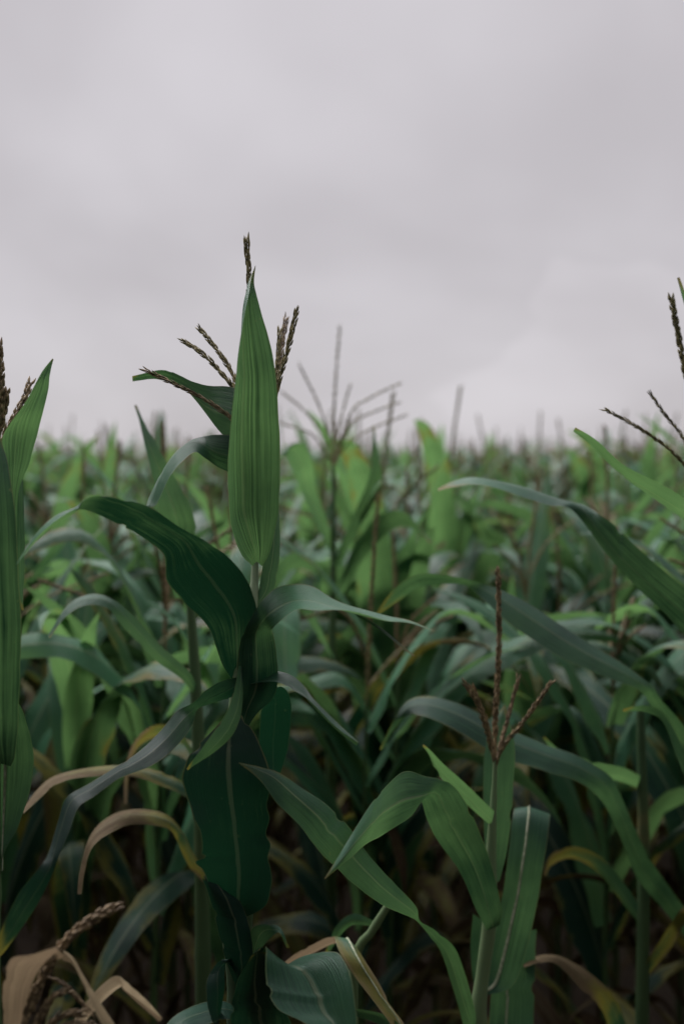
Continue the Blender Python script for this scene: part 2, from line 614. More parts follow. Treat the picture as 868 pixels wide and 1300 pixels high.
# ---- A: the sharp plant left of the middle
A = thing('corn_plant', 'tall sharp corn plant with one broad ribbed leaf standing upright over its tassel', 'corn plant',
          ground_below(305, 1300, 1.32))
make_stalk(A, [(324, 600), (324, 715), (318, 790), (304, 870), (298, 1000), (298, 1130), (302, 1230), (305, 1330)],
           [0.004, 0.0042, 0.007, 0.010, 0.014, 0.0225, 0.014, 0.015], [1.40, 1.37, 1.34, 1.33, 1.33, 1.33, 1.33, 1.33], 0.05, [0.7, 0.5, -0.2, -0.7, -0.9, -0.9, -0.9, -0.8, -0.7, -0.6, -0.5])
make_leaf(A, [(321, 719, 333, 719), (306, 703, 344, 698), (295, 670, 351, 660), (290, 615, 355, 610), (291, 565, 355, 560),
              (294, 520, 353, 515), (299, 480, 350, 475), (304, 440, 343, 438), (310, 403, 333, 403), (316, 374, 325.5, 374),
              (318.5, 356, 322.5, 358), (324, 337, 324.6, 337)],
          [1.35, 1.30, 1.28, 1.27, 1.28, 1.30, 1.33], [0.01, 0.04, 0.05, 0.045, 0.04, 0.02, 0], fold=0.5, wave=0.012, mid=0.64,
          tint=0.0, n=72, ncross=79, ribs=(14, 0.0006, 0.5), label='broad upright leaf with pale green ribs')
make_leaf(A, [(305, 862, 297, 866), (320, 812, 279, 838), (325.5, 772, 265, 797), (312, 735, 236, 767), (287, 708, 213, 735),
              (257, 684, 209, 704), (228, 667, 173, 680), (186, 641, 147, 665), (150, 631, 118, 651), (117, 630, 102, 647),
              (97, 641, 94, 648), (72, 651, 67, 668), (47, 676, 42, 689), (21, 716, 21.5, 717)],
          [1.33, 1.29, 1.25, 1.21, 1.18, 1.15, 1.13], [0, 0.03, 0.03, 0.04, 0.05, 0.05, 0.06, -0.05, -0.05, 0],
          fold=-0.10, wave=0.03, tintkeys=[-1.2] * 7 + [-1.0, 0.0, 0.3, 0.3], n=90, agekeys=[0, 0, 0, 0, 0.05, 0.1, 0.12], label='dark arching leaf with a curled pale tip')
make_leaf(A, [(302, 935, 308, 935), (302, 900, 325, 908), (302, 865, 349, 884), (304, 835, 351, 845), (306, 815, 346, 808),
              (312, 798, 344, 800), (330, 765, 347, 797), (350, 748, 360, 785), (372, 747, 378, 770), (398, 749, 398, 769),
              (425, 760, 424, 774), (455, 770, 453, 781), (490, 780, 488, 789), (520, 787, 519, 791), (553, 802, 553, 802.6)],
          [1.31, 1.30, 1.29, 1.27, 1.23, 1.20, 1.18, 1.17], [0.0, 0.02, 0.03, 0.02, -0.06, -0.07, -0.06, -0.04, 0], fold=0.06, wave=0.05, tintkeys=[-0.9, -0.9, -0.8, -0.6, 0.8, 0.8, 0.6, 0.4],  # pale tint from the fold on paints in the sky's sheen
          n=110, agekeys=[0, 0, 0, 0, 0.05, 0.1, 0.35], label='leaf folded over to the right with a torn dry tip')
make_leaf(A, [(452, 781, 457, 783), (470, 792, 477, 792), (490, 806, 494, 805), (508, 821, 511, 820), (525, 833, 526, 833)],
          [1.185, 1.17], 0.01, fold=0.1, wave=0.02, tint=-0.3, agekeys=[0.1, 0.2, 0.6], n=24)
make_leaf(A, [(292, 1165, 306, 1166), (281, 1150, 320, 1160), (268, 1132, 338, 1146), (262, 1112, 345, 1122), (257, 1103, 344, 1106),
              (247, 1094, 340, 1090), (255, 1078, 344, 1074), (253, 1056, 338, 1060), (246, 1038, 343, 1040), (240, 1020, 339, 1018), (234, 1000, 343, 995),
              (232, 978, 340, 970), (246, 952, 328, 940), (272, 925, 312, 915), (290, 902, 300, 900), (296, 880, 300, 880)],
          [1.31, 1.285, 1.275, 1.265, 1.26, 1.265, 1.29], [0, 0.02, 0.02, 0.01, 0], fold=-0.09, wave=0.06, wfreq=16, steady=True, tint=-1.3, n=70, mid=0.52)
make_leaf(A, [(304, 1262, 312, 1264), (288, 1225, 322, 1232), (277, 1185, 320, 1192), (269, 1150, 312, 1160), (262, 1128, 300, 1140), (255, 1112, 262, 1116)],
          [1.30, 1.29, 1.285, 1.28], [0, 0.01], fold=-0.25, wave=0.04, tint=-1.1, n=40, mid=0.6)
make_leaf(A, [(303, 845, 307, 846), (296, 880, 309, 885), (287, 905, 305, 913), (273, 927, 293, 936), (258, 948, 272, 955), (237, 976, 238, 977)],
          [1.29, 1.25, 1.22], 0.02, fold=0.08, wave=0.02, tint=-0.55, n=40)
make_leaf(A, [(300, 860, 305, 872), (280, 865, 294, 885), (260, 877, 271, 893), (247, 891, 251, 901), (225, 903, 243, 923),
              (204, 927, 217, 955), (180, 951, 190, 974), (150, 972, 153, 988), (112, 996, 122, 1009), (85, 1013, 100, 1024),
              (74, 1045, 88, 1056), (63, 1080, 75, 1088), (50, 1103, 66, 1112), (24, 1138, 42, 1155), (2, 1180, 8, 1206), (-8, 1220, -7, 1221)],
          [1.32, 1.29, 1.26, 1.22, 1.18, 1.14, 1.12], [0.02, 0.02, 0.02, -0.02, -0.015, -0.01, -0.015, -0.02, 0.02, 0.02, 0], fold=0.1, wave=0.035, tint=-0.8, n=110)
make_leaf(A, [(318, 855, 318, 868), (350, 853, 350, 865), (370, 858, 369, 873), (386, 870, 386, 884), (400, 888, 398, 896),
              (428, 917, 426, 923), (455, 942, 455, 943)],
          [1.31, 1.27, 1.22, 1.18], -0.04, fold=0.1, wave=0.02, tint=-0.2, agekeys=[0, 0, 0, 0.1, 0.2], n=44)
make_leaf(A, [(320, 770, 327, 772), (329, 745, 347, 750), (336, 700, 355, 704), (340, 650, 355, 655), (338, 600, 350, 600), (344, 560, 346, 560)],
          [1.35, 1.37, 1.40], [0, 0.03], fold=-0.08, wave=0.02, tint=-0.5)
make_leaf(A, [(315, 905, 318, 905), (322, 885, 350, 872), (331, 900, 369, 888), (329, 950, 366, 946), (343, 985, 356, 982), (352, 1000, 353, 1000)],
          [1.33, 1.40, 1.44, 1.44], [0, 0.03], fold=-0.08, wave=0.02, tint=-1.3)
make_leaf(A, [(322, 505, 322, 575), (296, 492, 296, 562), (270, 490, 279, 548), (247, 486, 259, 522), (228, 478, 241, 498),
              (212, 471, 222, 486), (196, 470, 199, 481), (168, 477.5, 168, 479)],
          [1.36, 1.40, 1.44, 1.46], [0.0, 0.05], fold=0.12, wave=0.03, tint=-0.55, n=48)
make_leaf(A, [(326, 556, 326, 610), (300, 553, 303, 602), (275, 552, 280, 595), (254, 556, 260, 581), (241, 561, 247, 573),
              (223, 575, 230, 586), (205, 600, 214, 608), (190, 630, 199, 640), (186, 643, 188, 645)],
          [1.36, 1.39, 1.40, 1.38, 1.36], [0.02, 0.03, -0.04, -0.05, -0.03, 0], fold=0.12, wave=0.02, tintkeys=[-0.5, -0.3, 0.5, 0.6], n=48)  # pale outer strip: sky sheen painted into the tint
# foot of the plant
make_leaf(A, [(300, 1255, 318, 1265), (318, 1228, 345, 1240), (335, 1207, 392, 1212), (337, 1212, 427, 1204), (338, 1245, 444, 1240),
              (352, 1280, 451, 1282), (392, 1304, 453, 1320), (420, 1345, 452, 1350)],
          [1.31, 1.29, 1.25, 1.21, 1.18, 1.16, 1.15], [0, 0, 0.02, -0.03, -0.03, 0], fold=-0.28, wave=0.05, tint=-0.25, agekeys=[0.1, 0.16], n=60,
          ncross=13, label='cupped leaf with a tan margin')
make_leaf(A, [(312, 1285, 330, 1290), (300, 1250, 345, 1262), (318, 1216, 338, 1209), (330, 1206, 337, 1205)],
          [1.30, 1.27, 1.25], 0.02, fold=0.15, wave=0.03, tint=-0.7, n=30)
make_leaf(A, [(303, 1330, 375, 1330), (292, 1295, 372, 1305), (300, 1252, 350, 1262), (319, 1214, 340, 1209)],
          [1.28, 1.26, 1.24], 0.02, fold=0.15, wave=0.03, tint=-0.9, n=30)
make_leaf(A, [(312, 1225, 326, 1232), (316, 1192, 333, 1204), (322, 1177, 343, 1191), (343, 1173, 350, 1186), (357, 1178, 357, 1187), (366, 1200, 368, 1203)],
          [1.31, 1.29, 1.26, 1.24], [0, -0.03], fold=0.1, wave=0.03, tint=-0.4, n=36)
make_leaf(A, [(300, 1235, 303, 1225), (282, 1218, 297, 1216), (265, 1238, 287, 1226), (262, 1262, 286, 1250), (266, 1286, 280, 1290), (275, 1310, 276, 1311)],
          [1.30, 1.26, 1.24], [0.02], fold=0.12, wave=0.03, tint=-0.8, n=36)
make_leaf(A, [(305, 1280, 306, 1300), (280, 1272, 286, 1294), (250, 1276, 254, 1302), (222, 1290, 232, 1315), (200, 1315, 215, 1345)],
          [1.30, 1.26, 1.22, 1.2], [-0.04], fold=0.05, wave=0.03, tint=-0.4, n=36)
make_tassel(A, [(324, 600), (321, 480), (317.5, 390), (316, 350), (313, 306)],
            [([(324, 590), (310, 525), (300, 497), (280, 472), (258, 450), (234, 433)], [1.36, 1.40]),
             ([(325, 580), (312, 520), (299, 482), (280, 450), (254, 418)], [1.36, 1.42]),
             ([(324, 592), (308, 548), (296, 533), (268, 512), (235, 494), (185, 470)], [1.36, 1.37, 1.36], TAS_DRY, 0.8),
             ([(326, 585), (340, 535), (349, 490), (353, 450), (355, 420)], [1.36, 1.40]),
             ([(326, 595), (342, 530), (352, 490), (366, 440), (376, 396)], [1.36, 1.38], TAS_OLIVE, 1.15),
             ([(326, 580), (344, 515), (354, 460), (363, 405)], [1.36, 1.48], TAS_DRY, 1.1)],
            1.36, TAS_OLIVE, r=0.0023)
low_leaves(A, 7, 0.95, 0.3)

# ---- B: the plant cut by the left edge
B = thing('corn_plant', 'corn plant cut off by the left edge with a long glossy hanging leaf', 'corn plant',
          ground_below(-12, 1300, 1.30))
make_stalk(B, [(-4, 560), (-8, 700), (-10, 900), (-12, 1100), (-12, 1330)], [0.004, 0.007, 0.010, 0.012, 0.013], 1.29, 0.1)
make_leaf(B, [(-14, 974, 14, 973), (-40, 940, 21, 950), (-48, 870, 25.5, 870), (-50, 790, 27.5, 800), (-48, 700, 23, 705),
              (-40, 635, 18.5, 635), (-25, 590, 11, 592), (-12, 550, 2, 560), (-6, 528, -4, 528)],
          [1.28, 1.24, 1.21, 1.20, 1.22, 1.25], [0, 0.03, 0.04, 0.03], fold=0.16, wave=0.02, tint=-0.45, n=60, ncross=61, ribs=(10, 0.0004, 0.35))
make_leaf(B, [(10, 680, 22, 680), (13, 630, 24, 625), (6, 583, 38, 588), (3, 556, 49, 546), (14, 535, 57, 518), (32, 511, 62.5, 495),
              (45, 488, 64, 477), (55, 470, 66, 465), (67, 455, 68.4, 456)],
          [1.29, 1.28, 1.27, 1.28, 1.30], [0, 0.03, 0.03, 0], fold=0.16, wave=0.02, tint=0.5, n=48, ncross=61, ribs=(10, 0.0005, 0.5), label='pale green pointed upright leaf')
make_leaf(B, [(0, 580, 20, 585), (14, 610, 29, 600), (16, 680, 31.5, 690), (20, 740, 31, 745), (28, 775, 29, 775)],
          [1.31, 1.36], 0.02, fold=0.1, wave=0.02, tint=-0.3, n=30)
make_leaf(B, [(-16, 870, 6, 872), (-25, 890, 27, 897), (-33, 925, 37, 925), (-35, 957, 42.5, 957), (-33, 1000, 38.5, 1000),
              (-22, 1047, 24, 1047), (-6, 1083, 6, 1083), (-1, 1106, 0, 1106)],
          [1.29, 1.31, 1.31, 1.29], [0, -0.03], fold=-0.10, wave=0.02, tint=-0.3, n=50, rib=0.0025)
make_tassel(B, [(-4, 565), (0, 520), (1, 470), (-1, 440)], [([(-3, 560), (3, 530), (7.5, 498)], [1.3, 1.3], TAS_BROWN, 1.3),
            ([(0, 565), (18, 530), (30, 508), (39, 486)], [1.3, 1.34])], 1.30, TAS_BROWN, r=0.0032)
low_leaves(B, 6, 0.95, 0.3)

# ---- C: the short plant with the brown tassel, right of the middle
Cp = thing('corn_plant', 'short corn plant with a brown four-branched tassel standing upright below its neighbours', 'corn plant',
           ground_below(605, 1300, 1.66))
make_stalk(Cp, [(628, 965), (627, 1000), (623, 1080), (621, 1170), (612, 1240), (606, 1330)], [0.0032, 0.0038, 0.0075, 0.0105, 0.010, 0.012], 1.64, 0.1, 0.55)
make_leaf(Cp, [(621, 1125, 634, 1118), (616, 1090, 643, 1080), (613, 1030, 649, 1035), (613, 985, 652, 985), (616, 948, 653, 945), (626, 915, 645, 912), (640, 895, 641, 895)],
          [1.66, 1.69, 1.72], 0.0, fold=-0.12, wave=0.015, tint=0.05, n=36, mid=0.42)
make_leaf(Cp, [(634, 1174, 617, 1181), (636, 1152, 602, 1150), (623, 1098, 583, 1106), (604, 1046, 557, 1070), (588, 1014, 543, 1043),
               (569, 993, 534, 1016), (541, 986, 521, 1036), (513, 980, 492, 1057), (486, 1001, 465, 1072), (456, 1044, 441, 1092),
               (430, 1086, 425, 1106), (412, 1115, 412.5, 1116)],
          [1.63, 1.60, 1.57, 1.53, 1.47, 1.38, 1.27, 1.19], [0, 0.0, 0.02, 0.0, -0.05, -0.06, -0.04, 0], fold=0.07, wave=0.015, tintkeys=[-0.7, -0.7, -0.7, -0.7, -0.6, 0.4, 0.5, 0.4], n=90,  # upper side tinted paler, the light on it put into the colour
          label='leaf bent over with its grey green upper side showing')
make_leaf(Cp, [(627, 1030, 622, 1048), (608, 1012, 602, 1030), (583, 988, 574, 1004), (560, 967, 553, 978), (546, 952, 544, 958), (537, 945, 537.5, 946.5)],
          [1.63, 1.60, 1.57], 0.02, fold=0.1, wave=0.01, tint=0.7, n=30)
make_leaf(Cp, [(608, 1262, 614, 1264), (614, 1245, 650, 1252), (624, 1200, 669, 1200), (636, 1140, 683, 1140), (645, 1085, 691, 1088),
               (651, 1032, 697, 1040), (655, 1028, 697, 1036), (657, 1050, 692, 1056), (660, 1100, 686, 1105), (668, 1150, 670, 1150)],
          [1.65, 1.68, 1.70, 1.72, 1.80, 1.88, 1.92], [0, 0.04], fold=-0.08, wave=0.015, tint=-0.35, n=70, mid=0.38, rib=0.0024, label='upright leaf with a white midrib')
make_leaf(Cp, [(650, 1185, 681, 1180), (628, 1235, 679, 1225), (621, 1290, 677, 1290), (622, 1340, 672, 1340), (630, 1400, 640, 1400)],
          [1.80, 1.76, 1.72], 0.02, fold=-0.06, wave=0.015, tint=-0.25, n=36, mid=0.4, rib=0.0024)
make_leaf(Cp, [(600, 1160, 614, 1172), (597, 1195, 613, 1205), (599, 1235, 611, 1245), (603, 1258, 607, 1262)],
          [1.68, 1.67, 1.65], 0.02, fold=0.1, wave=0.02, tint=-0.4, n=24)
make_leaf(Cp, [(602, 1310, 592, 1318), (603, 1285, 586, 1295), (592, 1243, 572, 1247), (577, 1206, 558, 1204), (553, 1181, 545, 1189),
               (533, 1169, 530, 1171), (527, 1150, 520, 1164), (500, 1120, 486, 1150), (471, 1090, 450, 1122), (441, 1050, 410, 1085),
               (415, 1021, 378, 1048), (384, 1000, 352, 1019), (350, 979, 330, 990), (303, 968, 303, 968.8)],
          [1.64, 1.58, 1.50, 1.42, 1.33, 1.27, 1.22], [0.0, 0.03, 0.03, 0.0, -0.03, -0.05, -0.05, 0], fold=0.08, wave=0.03, tint=-0.45, n=110)
make_tassel(Cp, [(628, 968), (629, 900), (633, 820), (632, 726)],
            [([(627, 968), (618, 930), (606, 895), (590, 868)], [1.64, 1.60]), ([(627, 966), (619, 925), (609, 895), (600, 873)], [1.64, 1.62]),
             ([(629, 975), (635, 945), (645, 910), (657, 862)], [1.64, 1.66], TAS_DRY, 0.9), ([(629, 972), (640, 945), (665, 915), (698, 868)], [1.64, 1.60])],
            1.64, TAS_BROWN, r=0.0027)
low_leaves(Cp, 6, 0.78, 0.45)

# ---- D: the plant beyond the right edge
D = thing('corn_plant', 'corn plant leaning in from the right edge with thin bare tassel branches', 'corn plant',
          ground_below(925, 1300, 1.70))
make_stalk(D, [(898, 600), (905, 720), (910, 850), (915, 1050), (920, 1330)], [0.004, 0.006, 0.010, 0.012, 0.013], [1.58, 1.65, 1.7], 0.1)
make_leaf(D, [(908, 775, 905, 835), (868, 744, 868, 806), (830, 714, 840, 776), (790, 678, 800, 738), (764, 656, 762, 692), (744, 642.5, 724, 646),
              (700, 631, 697, 641), (652, 614, 652, 628), (602, 606, 606, 615), (575, 611, 577, 618), (556, 622, 556.5, 623)],
          [1.66, 1.68, 1.72, 1.76, 1.80, 1.84], [0.02, 0.03, 0.03, -0.05, -0.05, -0.03], fold=0.10, wave=0.02, tintkeys=[-0.3, -0.3, -0.3, -0.2, 0.3, 0.3], n=80,  # paler outer stretch: light from above painted into the tint
          label='long leaf arching left out over the field')
make_leaf(D, [(903, 650, 900, 690), (868, 631, 868, 661), (830, 611, 826, 630), (790, 589, 785, 601), (756, 558, 752, 567), (730, 542.5, 731, 544)],
          [1.60, 1.56, 1.50], [0.03], fold=0.18, wave=0.015, tint=0.6, n=44)
make_leaf(D, [(905, 560, 925, 560), (886, 450, 912, 470), (868, 385, 880, 400), (861, 352, 862, 352)], [1.6, 1.55], 0.02, fold=0.15, wave=0.01, tint=0.2, n=30)
make_leaf(D, [(905, 1000, 905, 1040), (868, 950, 868, 985), (840, 905, 846, 922), (815, 895, 822, 905), (790, 900, 790, 902)], [1.66, 1.7, 1.75], 0.03,
          fold=0.1, wave=0.02, tint=-0.4, n=40)
make_tassel(D, [(897, 600), (880, 520), (867, 460), (851, 378)],
            [([(897, 625), (868, 590), (840, 563), (800, 537), (769, 521)], [1.58, 1.50], TAS_OLIVE, 0.6),
             ([(897, 610), (868, 558), (845, 528), (825, 500)], [1.58, 1.54], TAS_OLIVE, 0.55)], 1.58, TAS_OLIVE, r=0.0028)
low_leaves(D, 6, 0.85, 0.3)

# ---- E: softer plant behind the brown tassel
E = thing('corn_plant', 'corn plant whose long grey green leaf arches across behind the brown tassel', 'corn plant',
          ground_below(885, 1300, 1.98))
make_stalk(E, [(880, 800), (882, 950), (884, 1100), (885, 1330)], [0.006, 0.010, 0.012, 0.013], 1.98, 0.15)
make_leaf(E, [(885, 948, 878, 962), (862, 915, 852, 926), (838, 888, 826, 896), (824, 868, 813, 878), (790, 843, 780, 864),
              (741, 813, 725, 841), (692, 779, 672, 811), (643, 752, 632, 778), (606, 739, 596, 747), (576, 732, 571, 741),
              (532, 729, 534, 745), (502, 746, 509, 761), (478, 777, 480, 780)],
          [1.97, 1.92, 1.86, 1.84, 1.86, 1.90], [0, 0.02, -0.03, -0.05, -0.05, 0.03, 0.04, 0], fold=0.08, wave=0.02, tint=-0.35, n=90)
make_leaf(E, [(885, 1175, 880, 1205), (850, 1128, 842, 1155), (828, 1095, 808, 1115), (808, 1058, 792, 1075), (789, 1012, 772, 1032),
              (772, 984, 757, 1009), (735, 962, 728, 990), (692, 944, 688, 979), (642, 924, 635, 960), (592, 899, 588, 932),
              (548, 884, 552, 916), (518, 889, 528, 908), (500, 914, 508, 916), (482, 951, 484, 951)],
          [1.98, 1.94, 1.88, 1.82, 1.80, 1.82, 1.86], [0.02, 0.02, -0.04, -0.05, -0.05, 0.03], fold=0.10, wave=0.03, tint=-0.35,
          agekeys=[0, 0, 0, 0.1, 0.2, 0.35], n=90)
low_leaves(E, 7, 0.75, 0.35)

# ---- Fp: behind the sharp plant on its left, brown lower leaves
Fp = thing('corn_plant', 'corn plant with tan withered low leaves just left of the sharp one', 'corn plant',
           ground_below(240, 1300, 1.86))
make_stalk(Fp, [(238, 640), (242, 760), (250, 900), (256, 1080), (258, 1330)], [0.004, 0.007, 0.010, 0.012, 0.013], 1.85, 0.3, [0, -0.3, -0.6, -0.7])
make_leaf(Fp, [(222, 760, 250, 760), (208, 700, 251, 700), (202, 650, 246, 655), (193, 605, 226, 612), (184, 565, 202, 570), (178, 538, 185, 540), (172.5, 514, 173.5, 514)],
          [1.85, 1.80, 1.80, 1.82], 0.02, fold=0.15, wave=0.02, tint=-0.25, n=44, label='pointed upright leaf')
make_leaf(Fp, [(262, 1105, 258, 1120), (247, 1085, 240, 1100), (232, 1055, 222, 1062), (208, 1033, 205, 1050), (168, 1027, 168, 1046), (135, 1040, 142, 1056),
               (112, 1065, 120, 1075), (102, 1105, 108, 1110), (101, 1135, 103, 1135)],
          [1.84, 1.76, 1.68, 1.62, 1.60], -0.03, fold=0.12, wave=0.03, tint=-0.55, agekeys=[0.45, 0.45, 0.5, 0.7, 0.85], n=60, ripple=0.03, label='tan withered arching leaf')
make_leaf(Fp, [(250, 870, 245, 880), (238, 850, 228, 860), (205, 820, 193, 835), (170, 782, 160, 800), (135, 757, 138, 773), (105, 757, 110, 768),
               (80, 775, 86, 781), (62, 808, 64, 810)],
          [1.84, 1.78, 1.74, 1.72], [0, -0.03], fold=0.1, wave=0.03, tint=-0.2, agekeys=[0, 0, 0, 0.3], n=50)
make_leaf(Fp, [(248, 1000, 245, 1015), (215, 985, 210, 1000), (170, 972, 165, 985), (115, 974, 112, 986), (70, 985, 75, 996), (45, 1005, 52, 1012), (28, 1030, 30, 1032)],
          [1.84, 1.74, 1.66], -0.03, fold=0.1, wave=0.03, tint=-0.45, ripple=0.03, agekeys=[0.25, 0.45, 0.65, 0.8], n=44)
make_leaf(Fp, [(250, 960, 255, 985), (228, 930, 238, 950), (200, 920, 205, 935), (175, 935, 178, 948), (160, 970, 165, 975), (158, 1020, 160, 1020)],
          [1.85, 1.95, 2.0], 0.03, fold=0.1, wave=0.03, tint=0.3, agekeys=[0.3, 0.5, 0.75], n=40)
low_leaves(Fp, 7, 0.75, 0.55)

# ---- G: blurred plant whose tassel fans out against the sky
G = thing('corn_plant', 'blurred corn plant whose wide tassel fans out against the sky beside the tallest leaf', 'corn plant',
          ground_below(420, 1000, 2.65))
make_stalk(G, [(423, 590), (423, 700), (421, 850), (420, 1000)], [0.004, 0.007, 0.010, 0.012], 2.65, 0.1)
make_tassel(G, [(423, 590), (424, 520), (427, 470), (431, 416)],
            [([(423, 585), (412, 535), (398, 500), (380, 464)], 2.62), ([(423, 588), (405, 545), (385, 520), (358, 498)], 2.7),
             ([(423, 590), (400, 555), (380, 545), (357, 537)], 2.66), ([(424, 588), (430, 545), (437, 515), (444, 490)], 2.68),
             ([(424, 590), (445, 525), (470, 505), (507, 487)], 2.6), ([(424, 590), (445, 540), (470, 525), (505, 511)], 2.66),
             ([(424, 592), (440, 565), (470, 545), (515, 527)], 2.7), ([(424, 592), (432, 560), (440, 545), (445, 533)], 2.62)],
            2.65, TAS_OLIVE, r=0.0024, dens=150, sl=0.010)
for st, tn in (([(418, 700, 428, 700), (385, 630, 402, 622), (372, 600, 398, 590), (360, 575, 382, 562), (350, 590, 356, 578), (344, 630, 346, 630)], 0.6),
               ([(420, 720, 432, 720), (450, 650, 462, 660), (468, 605, 485, 615), (472, 580, 480, 582), (474, 540, 475, 540)], -0.2),
               ([(420, 760, 430, 765), (400, 720, 412, 735), (378, 700, 380, 722), (350, 720, 356, 736), (330, 770, 334, 775)], -0.1),
               ([(422, 760, 432, 760), (450, 690, 470, 700), (480, 655, 495, 675), (515, 650, 518, 670), (545, 690, 550, 690)], 0.4)):
    make_leaf(G, st, [2.65, 2.55, 2.5], 0.03, fold=0.1, wave=0.03, tint=tn, n=36)
make_leaf(G, [(421, 830, 424, 840), (395, 770, 392, 790), (372, 748, 352, 750), (380, 785, 345, 790), (381, 848, 349, 840), (371, 868, 356, 866), (364, 878, 363, 878)],
          [2.64, 2.45, 2.3, 2.2, 2.1], [0, -0.05, -0.08], fold=0.08, wave=0.02, tint=0.7, n=44)
low_leaves(G, 9, 1.45, 0.1)

# ---- Hp: the dead plant in the bottom left corner
Hp = thing('corn_plant', 'dead straw coloured corn plant bent over in the bottom left corner', 'corn plant', ground_below(10, 1300, 1.12))
make_stalk(Hp, [(30, 1300), (20, 1340), (10, 1400)], [0.004, 0.006, 0.009], 1.11, 1.0)
make_leaf(Hp, [(4, 1345, 26, 1350), (4, 1290, 34, 1300), (4, 1250, 40, 1252), (13, 1217, 56, 1222), (40, 1209, 66, 1214), (70, 1201, 76, 1206), (80, 1215, 81, 1215)],
          [1.12, 1.08, 1.06, 1.08], [0.0, 0.05], fold=-0.12, wave=0.06, ripple=0.02, age=1.0, tint=0.9, n=60, label='broad tan dead leaf')
make_leaf(Hp, [(72, 1205, 80, 1218), (84, 1218, 94, 1226), (98, 1243, 108, 1248), (116, 1275, 130, 1282), (136, 1312, 152, 1318), (150, 1360, 152, 1360)],
          [1.10, 1.08, 1.07], 0.02, fold=0.2, wave=0.08, ripple=0.04, age=1.0, tint=0.9, n=60)
make_leaf(Hp, [(60, 1335, 70, 1345), (92, 1292, 103, 1306), (120, 1260, 131, 1272), (146, 1240, 152, 1254), (160, 1247, 160, 1259), (178, 1264, 176, 1271), (206, 1291, 206, 1293)],
          [1.12, 1.13, 1.10], -0.02, fold=0.2, wave=0.08, ripple=0.04, age=0.95, tint=0.9, n=60)
make_tassel(Hp, [(24, 1320), (45, 1262), (64, 1222), (88, 1190), (120, 1166), (148, 1151)],
            [([(35, 1325), (52, 1290), (68, 1266), (84, 1258)], 1.09, TAS_DRY, 0.9), ([(48, 1330), (66, 1300), (84, 1288), (104, 1286)], 1.09, TAS_DRY, 0.9),
             ([(60, 1240), (76, 1246), (92, 1260), (112, 1282)], 1.10, TAS_DRY, 0.5), ([(40, 1330), (70, 1310), (95, 1300), (120, 1302)], 1.08, TAS_DRY, 0.8)],
            1.09, TAS_DRY, r=0.0034, sl=0.0095)

# ---- J: withered plant in the bottom right, Kp: yellowing plant low in the middle
J = thing('corn_plant', 'corn plant in the dark lower right with a withered brown leaf arching above the corner', 'corn plant', ground_below(816, 1300, 2.0))
make_stalk(J, [(812, 900), (816, 1050), (816, 1150), (814, 1330)], [0.007, 0.010, 0.011, 0.012], 2.0, 0.35, -0.4)
make_leaf(J, [(806, 1345, 788, 1350), (795, 1300, 772, 1306), (778, 1264, 762, 1280), (750, 1237, 740, 1258), (712, 1214, 708, 1226), (684, 1213, 686, 1222), (664, 1226, 665, 1228)],
          [1.95, 1.85, 1.78], [-0.03], fold=0.1, wave=0.02, tint=-0.5, agekeys=[0.05, 0.25, 0.5, 0.75, 0.9], n=44, label='leaf browning from its tip')
make_leaf(J, [(812, 985, 808, 1000), (790, 975, 780, 990), (750, 965, 745, 985), (715, 955, 705, 968), (690, 935, 690, 936)], [2.0, 1.97, 1.95], 0.02,
          fold=0.12, wave=0.03, tint=0.0, n=36)
make_leaf(J, [(816, 1160, 813, 1175), (795, 1125, 785, 1140), (765, 1090, 755, 1105), (730, 1075, 725, 1090), (700, 1085, 700, 1098), (690, 1110, 692, 1112)],
          [2.0, 2.05, 2.1], 0.02, fold=0.12, wave=0.03, tint=-0.3, agekeys=[0.1, 0.3, 0.5], n=36)
make_leaf(J, [(815, 1230, 820, 1240), (840, 1190, 850, 1205), (868, 1150, 875, 1170), (905, 1150, 905, 1170), (930, 1190, 932, 1190)], [2.0, 1.95, 1.92], 0.02,
          fold=0.1, wave=0.03, tint=-0.3, agekeys=[0.3, 0.5, 0.7], n=36)
low_leaves(J, 7, 0.7, 0.6)

Kp = thing('corn_plant', 'low yellowing corn plant with an orange edged leaf at the bottom', 'corn plant', ground_below(450, 1300, 1.62))
make_stalk(Kp, [(492, 1150), (470, 1185), (452, 1215), (446, 1330)], [0.005, 0.006, 0.007, 0.009], [1.60, 1.62], 0.1, 0.4)
make_leaf(Kp, [(446, 1225, 450, 1215), (425, 1190, 452, 1202), (432, 1212, 468, 1226), (450, 1240, 483, 1252), (472, 1268, 498, 1280), (495, 1298, 514, 1304), (515, 1335, 520, 1335)],
          [1.60, 1.52, 1.50, 1.48], [0.02], fold=0.12, wave=0.02, tint=0.2, agekeys=[0.3, 0.35, 0.45, 0.55], n=40, rib=0.002, label='olive leaf with orange margins')
make_leaf(Kp, [(445, 1200, 448, 1206), (425, 1188, 428, 1198), (395, 1200, 398, 1210), (370, 1215, 372, 1225), (352, 1232, 353, 1233)], [1.62, 1.65, 1.68], 0.02,
          fold=0.1, wave=0.03, age=0.95, tint=0.9, n=30)
make_leaf(Kp, [(478, 1170, 482, 1178), (450, 1160, 448, 1175), (428, 1175, 430, 1190), (412, 1210, 416, 1212)], [1.61, 1.70, 1.75], 0.02, fold=0.1, wave=0.03, tint=-0.4, n=30)
make_leaf(Kp, [(446, 1280, 450, 1290), (480, 1285, 478, 1300), (505, 1300, 502, 1316), (530, 1330, 530, 1332)], [1.6, 1.5, 1.45], 0.02, fold=0.1, wave=0.03, tint=-0.3, n=30)
low_leaves(Kp, 6, 0.45, 0.6)

# ------------------------------------------------------------------ the field


